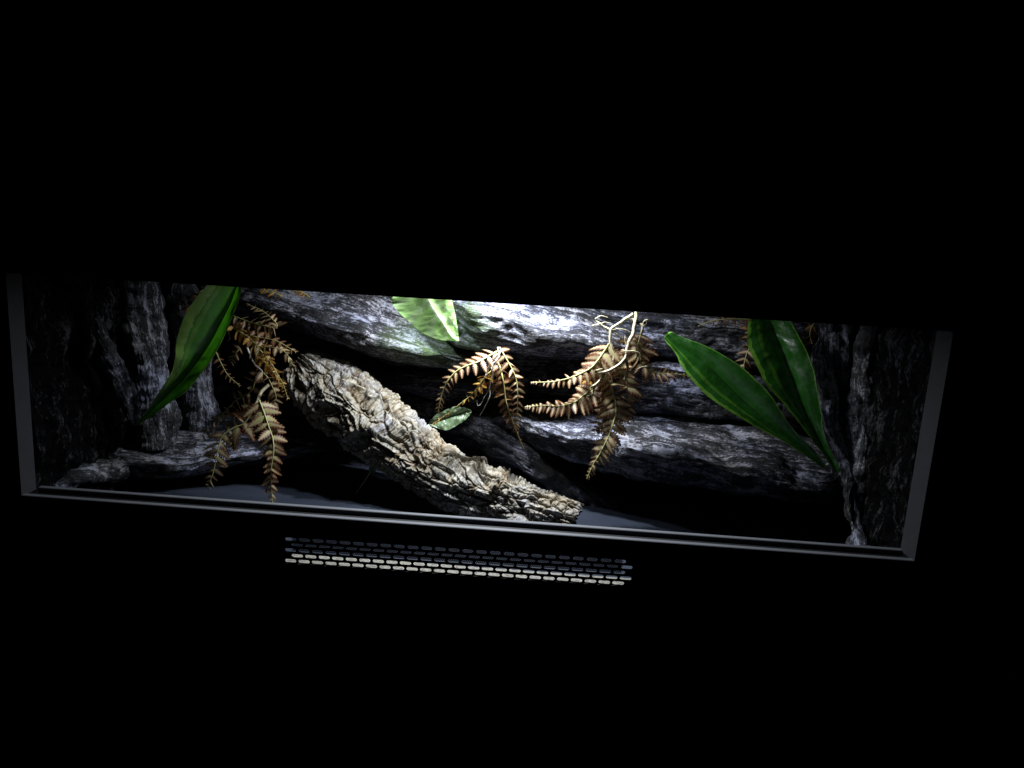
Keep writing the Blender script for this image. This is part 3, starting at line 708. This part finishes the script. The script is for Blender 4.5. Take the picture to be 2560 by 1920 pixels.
add_tube('root', [(590, 815, .25), (572, 830, .25), (576, 845, .25), (570, 852, .25)], .0008, .0005, M_ROOT2, fl)

# --- fern in the middle
fm = empty('fern', tuple(at(1244, 870, 0.275)), 'small tan fern with thin grey roots hanging in the centre, beneath the pale heart leaf', 'fern', FG)
frond(fm, [(1242, 879, 0.265), (1215, 894, 0.250), (1192, 906, 0.240), (1168, 914, 0.235), (1144, 926, 0.230), (1128, 941, 0.227), (1117, 956, 0.225), (1109, 975, 0.225), (1102, 995, 0.223), (1098, 1015, 0.222), (1094, 1040, 0.221)],
      17, [38, 36, 34, 32, 28, 26, 22, 18, 17, 13, 5], M_FERN, seed=21, tilt=.25, wid=.36, stem_r=.0016, flop=.12, gap=1.45)
frond(fm, [(1242, 902, 0.255), (1251, 921, 0.250), (1256, 944, 0.245), (1260, 968, 0.245), (1263, 993, 0.245), (1268, 1015, 0.245), (1280, 1050, 0.250), (1296, 1090, 0.255), (1310, 1122, 0.260)],
      19, [26, 28, 30, 28, 24, 20, 16, 10, 5], M_FERN_BROWN, seed=22, tilt=.5, wid=.42, stem_r=.0016, flop=.3)
frond(fm, [(1249, 868, 0.265), (1266, 897, 0.255), (1283, 928, 0.250), (1291, 950, 0.248), (1294, 977, 0.245), (1294, 1002, 0.245), (1293, 1036, 0.245), (1290, 1080, 0.245)],
      15, [30, 32, 30, 24, 20, 18, 14, 8], M_FERN, seed=23, tilt=.5, wid=.42, flop=.2, stem_r=.0011)
frond(fm, [(1228, 928, 0.255), (1208, 948, 0.252), (1195, 968, 0.250), (1178, 988, 0.250), (1154, 1007, 0.250), (1127, 1029, 0.250), (1080, 1062, 0.255)],
      24, [26, 24, 18, 9, 8, 7, 5], M_FERN_GOLD, seed=24, tilt=1.0, wid=.5, flop=.5, stem_r=.0014, label='golden curled frond')
frond(fm, [(1238, 915, 0.260), (1232, 950, 0.257), (1236, 975, 0.257)], 5, [24, 24, 14], M_FERN_BROWN, seed=25, tilt=.8)
add_tube('root', [(1244, 868, 0.260), (1247, 892, 0.255), (1229, 914, 0.250), (1232, 934, 0.245), (1224, 965, 0.243), (1225, 985, 0.242), (1220, 1002, 0.241), (1200, 1040, 0.245)], .0016, .0006, M_ROOT2, fm, 60)
add_tube('root', [(1243, 893, 0.255), (1224, 907, 0.251), (1222, 925, 0.249), (1213, 942, 0.247), (1206, 972, 0.247)], .0011, .0005, M_ROOT2, fm, 40)
add_tube('root', [(1222, 976, 0.243), (1210, 995, 0.243), (1203, 1010, 0.243), (1194, 1014, 0.243), (1193, 1002, 0.244)], .0009, .0005, M_ROOT2, fm, 40)

# --- fern on the right with the thick pale roots
fr = empty('fern', tuple(at(1591, 782, .27)), 'largest tan fern hanging from thick pale branching roots, right of centre', 'fern', FG)
frond(fr, [(1523, 859, .245), (1508, 882, .24), (1493, 903, .235), (1477, 920, .232), (1452, 934, .23), (1425, 945, .228), (1400, 951, .227), (1375, 955, .227), (1327, 956, .227)],
      18, [48, 50, 46, 36, 30, 22, 16, 11, 4], M_FERN, seed=31, tilt=.4, wid=.46, stem_r=.0018, flop=.25, ang=(74, 66), gap=1.35)
frond(fr, [(1484, 968, .235), (1460, 988, .23), (1441, 1003, .228), (1421, 1011, .227), (1394, 1016, .226), (1362, 1014, .225), (1312, 1017, .225)],
      17, [46, 46, 38, 32, 24, 16, 5], M_FERN, seed=32, tilt=.35, wid=.44, stem_r=.0015, flop=.25, ang=(74, 66), gap=1.3)
frond(fr, [(1512, 935, .240), (1527, 967, .238), (1538, 1001, .232), (1540, 1028, .226), (1536, 1049, .220), (1526, 1081, .214), (1512, 1110, .208), (1498, 1137, .205), (1484, 1160, .203), (1467, 1197, .203)],
      21, [42, 48, 50, 48, 42, 38, 34, 25, 18, 6], M_FERN, seed=33, tilt=.6, wid=.46, stem_r=.0016, flop=.35)
frond(fr, [(1603, 828, .245), (1598, 850, .24), (1590, 878, .235), (1599, 899, .235), (1618, 922, .235), (1643, 934, .235), (1674, 934, .237), (1728, 940, .24)],
      19, [44, 52, 44, 36, 28, 24, 18, 6], M_FERN, seed=34, tilt=.55, wid=.44, stem_r=.0013, flop=.35, gap=1.15)
frond(fr, [(1567, 945, .24), (1569, 978, .24), (1566, 1011, .242), (1560, 1050, .245)], 8, [44, 42, 36, 22], M_FERN_OLIVE, seed=35, tilt=.6, wid=.44, flop=.35)
frond(fr, [(1535, 880, .25), (1548, 905, .25), (1552, 935, .25), (1548, 965, .25)], 7, [38, 42, 40, 26], M_FERN, seed=36, tilt=.7, wid=.46, flop=.4)
frond(fr, [(1515, 935, .255), (1505, 960, .25), (1510, 985, .25), (1520, 1010, .25)], 6, [36, 38, 34, 24], M_FERN_OLIVE, seed=37, tilt=.7, wid=.46, flop=.4)
frond(fr, [(1540, 1010, .24), (1520, 1025, .24), (1500, 1045, .24), (1490, 1075, .24)], 7, [38, 36, 28, 16], M_FERN_BROWN, seed=38, tilt=.7, wid=.46, flop=.4)
frond(fr, [(1490, 925, .25), (1475, 945, .25), (1468, 960, .25)], 4, [36, 34, 20], M_FERN_GOLD, seed=39, tilt=.7, wid=.5, flop=.4)
RT = [([(1594, 740, .25), (1591, 782, .25), (1589, 807, .245), (1581, 839, .238), (1570, 861, .233), (1566, 886, .228), (1558, 903, .226), (1539, 918, .225), (1512, 930, .224), (1490, 931, .224), (1489, 925, .224)], .0034, .0018),
      ([(1583, 785, .25), (1556, 803, .247), (1529, 822, .243), (1525, 839, .24), (1527, 859, .238), (1535, 880, .237), (1533, 900, .237), (1527, 930, .237), (1531, 952, .237)], .0027, .0009),
      ([(1564, 897, .228), (1570, 920, .226), (1563, 950, .226)], .0028, .0018),
      ([(1512, 931, .225), (1500, 951, .225), (1476, 970, .226)], .0024, .0015),
      ([(1578, 796, .25), (1594, 808, .248), (1606, 818, .246), (1602, 839, .244), (1592, 859, .242), (1588, 880, .24)], .0032, .0010),
      ([(1525, 826, .243), (1504, 812, .245), (1490, 800, .247), (1487, 797, .247)], .0020, .0008),
      ([(1500, 810, .245), (1482, 814, .246), (1484, 820, .246)], .0012, .0006),
      ([(1527, 826, .242), (1545, 822, .242), (1560, 823, .242), (1576, 831, .242)], .0009, .0005),
      ([(1526, 830, .242), (1540, 834, .242), (1558, 846, .242)], .0009, .0004),
      ([(1553, 875, .228), (1570, 877, .226), (1590, 880, .226), (1600, 888, .226), (1591, 899, .226)], .0012, .0005),
      ([(1572, 930, .226), (1590, 925, .224), (1605, 917, .223), (1620, 916, .223)], .0012, .0005),
      ([(1606, 818, .246), (1610, 803, .246), (1619, 798, .246)], .0013, .0007), ([(1606, 818, .246), (1616, 808, .245), (1614, 800, .245)], .0010, .0005),
      ([(1566, 862, .233), (1563, 850, .232), (1563, 838, .232)], .0012, .0006),
      ([(1488, 962, .226), (1480, 985, .226), (1468, 990, .226)], .0018, .0007), ([(1486, 975, .226), (1476, 996, .226)], .0012, .0005),
      ([(1535, 890, .237), (1548, 900, .237), (1552, 912, .237)], .0018, .0010),
      ([(1489, 928, .224), (1498, 924, .224), (1507, 922, .224)], .0012, .0005),
      ([(1500, 812, .245), (1512, 805, .245), (1528, 808, .245)], .0009, .0004), ([(1487, 797, .247), (1503, 790, .247), (1520, 793, .247)], .0009, .0004)]
for pts, a, b in RT: add_tube('root', pts, a, b, M_ROOT, fr, 46, 0.0010, 8)

# --- fern half hidden behind the two right leaves, and the sprigs under the top edge
fb = empty('fern', tuple(at(1900, 790, 0.390)), 'thin brown fern half hidden behind the two large right green leaves', 'fern', FG)
frond(fb, [(1900, 800, 0.360), (1853, 798, 0.355), (1815, 798, 0.350), (1777, 803, 0.348), (1745, 815, 0.347)], 13, [26, 24, 20, 14, 4], M_FERN_BROWN, seed=41, tilt=.2, wid=.26, flop=.1, ang=(88, 70))
frond(fb, [(1905, 800, 0.370), (1890, 840, 0.365), (1872, 873, 0.360), (1864, 894, 0.358), (1860, 920, 0.358), (1870, 950, 0.360)], 10, [36, 36, 32, 28, 20, 10], M_FERN, seed=42, tilt=.4, wid=.36)
frond(fb, [(1890, 800, 0.380), (1870, 830, 0.375), (1880, 870, 0.370), (1895, 910, 0.370)], 8, [30, 30, 26, 16], M_FERN_BROWN, seed=43, tilt=.5, wid=.4)
frond(fb, [(2060, 770, 0.390), (2040, 800, 0.385), (2025, 830, 0.382), (2030, 860, 0.382)], 8, [36, 34, 26, 14], M_FERN_BROWN, seed=44, tilt=.8, wid=.42, flop=.5)
fs = empty('fern', tuple(at(700, 715, .34)), 'two small orange fern sprigs lying on the upper left ledge just under the top panel', 'fern', FG)
frond(fs, [(775, 745, .33), (764, 736, .335), (750, 729, .335), (728, 726, .335)], 9, [12, 16, 14, 6], M_FERN_GOLD, seed=51, tilt=.3, wid=.32)
frond(fs, [(705, 742, .33), (692, 734, .33), (678, 728, .33), (650, 724, .33)], 8, [12, 18, 16, 8], M_FERN_GOLD, seed=52, tilt=.8, wid=.4, flop=.5)
fk = empty('fern', tuple(at(505, 730, .25)), 'curled orange brown fern tuft peeking out behind the left edge of the big left leaf', 'fern', FG)
frond(fk, [(530, 720, .27), (515, 722, .265), (500, 730, .26), (492, 745, .26), (480, 760, .26), (465, 775, .26)], 9, [22, 26, 24, 20, 16], M_FERN_BROWN, seed=61, tilt=.9, wid=.55, flop=.7)
frond(fk, [(470, 880, .28), (455, 885, .275), (440, 892, .275)], 5, [18, 16, 8], M_FERN_BROWN, seed=62, tilt=.8, wid=.45)

# --- broad leaves
def blade(name, rows, mat, parent=None, nu=110, nv=28, ruffle=0.0012, fold=0.004, seed=0, cup=1.0):
    """rows: (Lx,Ly, Mx,My, Rx,Ry, Y_left, Y_mid, Y_right)"""
    A = np.array(rows, float); C = catmull(A, nu)
    Lq = at(C[:, 0], C[:, 1], C[:, 6]); Mq = at(C[:, 2], C[:, 3], C[:, 7]); Rq = at(C[:, 4], C[:, 5], C[:, 8])
    u = np.linspace(-1, 1, nv); P = np.zeros((nu, nv, 3))
    for j, x in enumerate(u):
        P[:, j] = Mq * (1 - abs(x)) + (Lq if x < 0 else Rq) * abs(x)
    n = grid_normals(P); n *= np.sign(((CC - P) * n).sum(-1).mean())
    v = np.linspace(0, 1, nu)[:, None] * np.ones((1, nv)); U = u[None] * np.ones((nu, 1))
    wid = np.linalg.norm(Rq - Lq, axis=1)[:, None]
    h = cup * 0.10 * wid * (4 * np.abs(U) * (1 - np.abs(U))) - 0 * U
    h = h + ruffle * fbm(np.stack([v * 9, U * 1.5, 0 * v + seed], -1), 3) * (0.4 + np.abs(U))
    P = P + n * h[..., None]
    return mesh_obj(name, P.reshape(-1, 3), grid_faces(nu, nv), mat, parent, True, dict(blade_uv=np.stack([U, v, 0 * v], -1).reshape(-1, 3)))
def solo(o, label, cat, group=None):
    o['label'] = label; o['category'] = cat
    if group: o['group'] = group
    return o
# left leaf (base on the lower ledge, top rises behind the fascia)
solo(blade('leaf', [(337, 1062, 338, 1063, 340, 1065, 0.235, .236, 0.235), (362, 1032, 368, 1036, 380, 1040, 0.228, .236, 0.233), (388, 994, 402, 1004, 425, 1006, 0.221, .234, 0.228), (414, 955, 438, 968, 468, 978, 0.210, .232, 0.224),
                    (430, 930, 462, 944, 493, 948, 0.205, .23, 0.222), (437, 895, 492, 905, 525, 906, 0.194, .228, 0.220), (440, 860, 516, 872, 549, 866, 0.189, .226, 0.218), (447, 832, 534, 842, 570, 822, 0.184, .224, 0.215),
                    (460, 795, 556, 800, 588, 775, 0.180, .222, 0.214), (484, 755, 574, 765, 600, 740, 0.176, .22, 0.213), (515, 716, 588, 728, 608, 705, 0.172, .218, 0.213), (545, 680, 604, 690, 618, 665, 0.168, .214, 0.210), (590, 635, 622, 640, 632, 630, 0.168, .205, 0.202), (632, 600, 634, 600, 636, 600, 0.168, .175, 0.174)],
           M_LEAF_L, seed=2.0, cup=.35), 'large glossy green strap leaf with a pale lime edge, standing alone at the left', 'leaf', 'large strap leaves')
solo(blade('leaf', [(2055, 1170, 2060, 1168, 2065, 1163, 0.249, 0.252, 0.250), (2016, 1142, 2026, 1138, 2034, 1123, 0.252, 0.258, 0.253), (1971, 1112, 1988, 1108, 1991, 1082, 0.256, 0.264, 0.257), (1916, 1083, 1938, 1070, 1956, 1034, 0.258, 0.272, 0.260),
                    (1859, 1050, 1888, 1028, 1928, 990, 0.260, 0.280, 0.263), (1811, 1020, 1846, 990, 1893, 952, 0.265, 0.287, 0.269), (1763, 984, 1806, 951, 1850, 914, 0.271, 0.293, 0.275), (1729, 949, 1774, 918, 1806, 886, 0.277, 0.298, 0.281),
                    (1703, 914, 1742, 892, 1763, 864, 0.286, 0.304, 0.290), (1689, 886, 1712, 872, 1728, 851, 0.297, 0.309, 0.299), (1671, 862, 1686, 852, 1704, 842, 0.304, 0.313, 0.306), (1661, 848, 1672, 838, 1684, 831, 0.309, 0.315, 0.310), (1664, 836, 1669, 832, 1676, 829, 0.312, 0.316, 0.313)],
           M_LEAF_R, seed=5.0, cup=.5), 'dark green strap leaf with rounded lime tip leaning left, the lower of the right pair', 'leaf', 'large strap leaves')
solo(blade('leaf', [(2088, 1180, 2095, 1181, 2102, 1180, 0.233, 0.235, 0.231), (2070, 1155, 2081, 1157, 2092, 1158, 0.238, 0.241, 0.235), (2037, 1107, 2056, 1118, 2073, 1118, 0.246, 0.250, 0.242), (2001, 1061, 2031, 1071, 2058, 1072, 0.254, 0.262, 0.248), (1956, 1007, 2007, 1013, 2052, 1028, 0.264, 0.276, 0.253),
                    (1918, 964, 1986, 956, 2045, 980, 0.274, 0.290, 0.260), (1896, 922, 1966, 902, 2035, 930, 0.284, 0.303, 0.268), (1880, 890, 1952, 866, 2020, 888, 0.293, 0.311, 0.277), (1869, 858, 1940, 836, 2006, 857, 0.301, 0.319, 0.286), (1868, 826, 1930, 812, 1989, 825, 0.309, 0.325, 0.295), (1873, 798, 1920, 790, 1970, 796, 0.317, 0.330, 0.305),
                    (1884, 765, 1912, 760, 1945, 765, 0.329, 0.337, 0.321), (1905, 735, 1912, 733, 1920, 735, 0.342, 0.344, 0.340)],
           M_LEAF_R, seed=8.0, cup=.5, ruffle=.002), 'broad upright dark green strap leaf with glossy folded top, the right of the right pair', 'leaf', 'large strap leaves')
# pale heart leaf at the top centre
hl = blade('leaf', [(1146, 853, 1147, 852, 1148, 850, .262, 0.266, .262), (1109, 851, 1132, 845, 1146, 838, .255, 0.261, .258), (1082, 844, 1118, 826, 1144, 820, .248, 0.255, .254), (1052, 829, 1106, 806, 1140, 797, .243, 0.251, .25), (1024, 805, 1094, 788, 1136, 776, .24, 0.247, .247),
                    (1000, 784, 1082, 770, 1132, 758, .237, 0.244, .244), (982, 762, 1072, 752, 1127, 742, .235, 0.242, .242), (982, 742, 1064, 732, 1118, 726, .234, 0.241, .24), (1000, 722, 1056, 712, 1100, 708, .234, 0.240, .238), (1030, 700, 1046, 696, 1070, 694, .238, 0.243, .24)],
           M_HEART, seed=11.0, cup=.5, ruffle=.0012)
hroot = hl; solo(hl, 'bright pale green heart shaped leaf pointing down at the top centre under the light', 'leaf')
add_tube('petiole', [(1062, 740, .262), (1056, 700, .27), (1060, 660, .29)], .0016, .0020, M_STEM, hl)
# grey green leaf behind the log
solo(blade('leaf', [(1068, 1062, 1069, 1063, 1070, 1064, .355, .355, .355), (1085, 1042, 1088, 1053, 1094, 1070, .35, .357, .348), (1110, 1026, 1116, 1044, 1116, 1076, .35, .358, .345), (1135, 1018, 1142, 1036, 1138, 1064, .35, .358, .346), (1156, 1016, 1160, 1030, 1160, 1053, .35, .357, .348), (1172, 1020, 1173, 1029, 1170, 1042, .352, .356, .352), (1179, 1030, 1179, 1031, 1179, 1032, .355, .355, .355)],
           M_SMALL, nu=60, seed=14.0, cup=.8, ruffle=.003), 'dull grey green oval leaf just behind the middle of the cork log', 'leaf')
# tiny seedling standing on the floor under the log
sd = empty('seedling', tuple(at(888, 1236, .31)), 'tiny seedling with one round leaf on a thin stem below the cork log', 'seedling')
add_tube('stem', [(888, 1236, .31), (905, 1212, .30), (918, 1193, .295), (925, 1182, .292)], .0008, .0008, M_STEM, sd)
blade('leaf', [(925, 1183, 925, 1183, 926, 1183, .292, .292, .292), (921, 1177, 929, 1179, 937, 1181, .287, .293, .287), (923, 1169, 931, 1172, 940, 1174, .286, .294, .286), (929, 1163, 934, 1166, 939, 1167, .288, .292, .288), (934, 1161, 935, 1161, 936, 1162, .29, .291, .29)], M_SMALL, sd, nu=30, nv=12, seed=3, cup=.6)
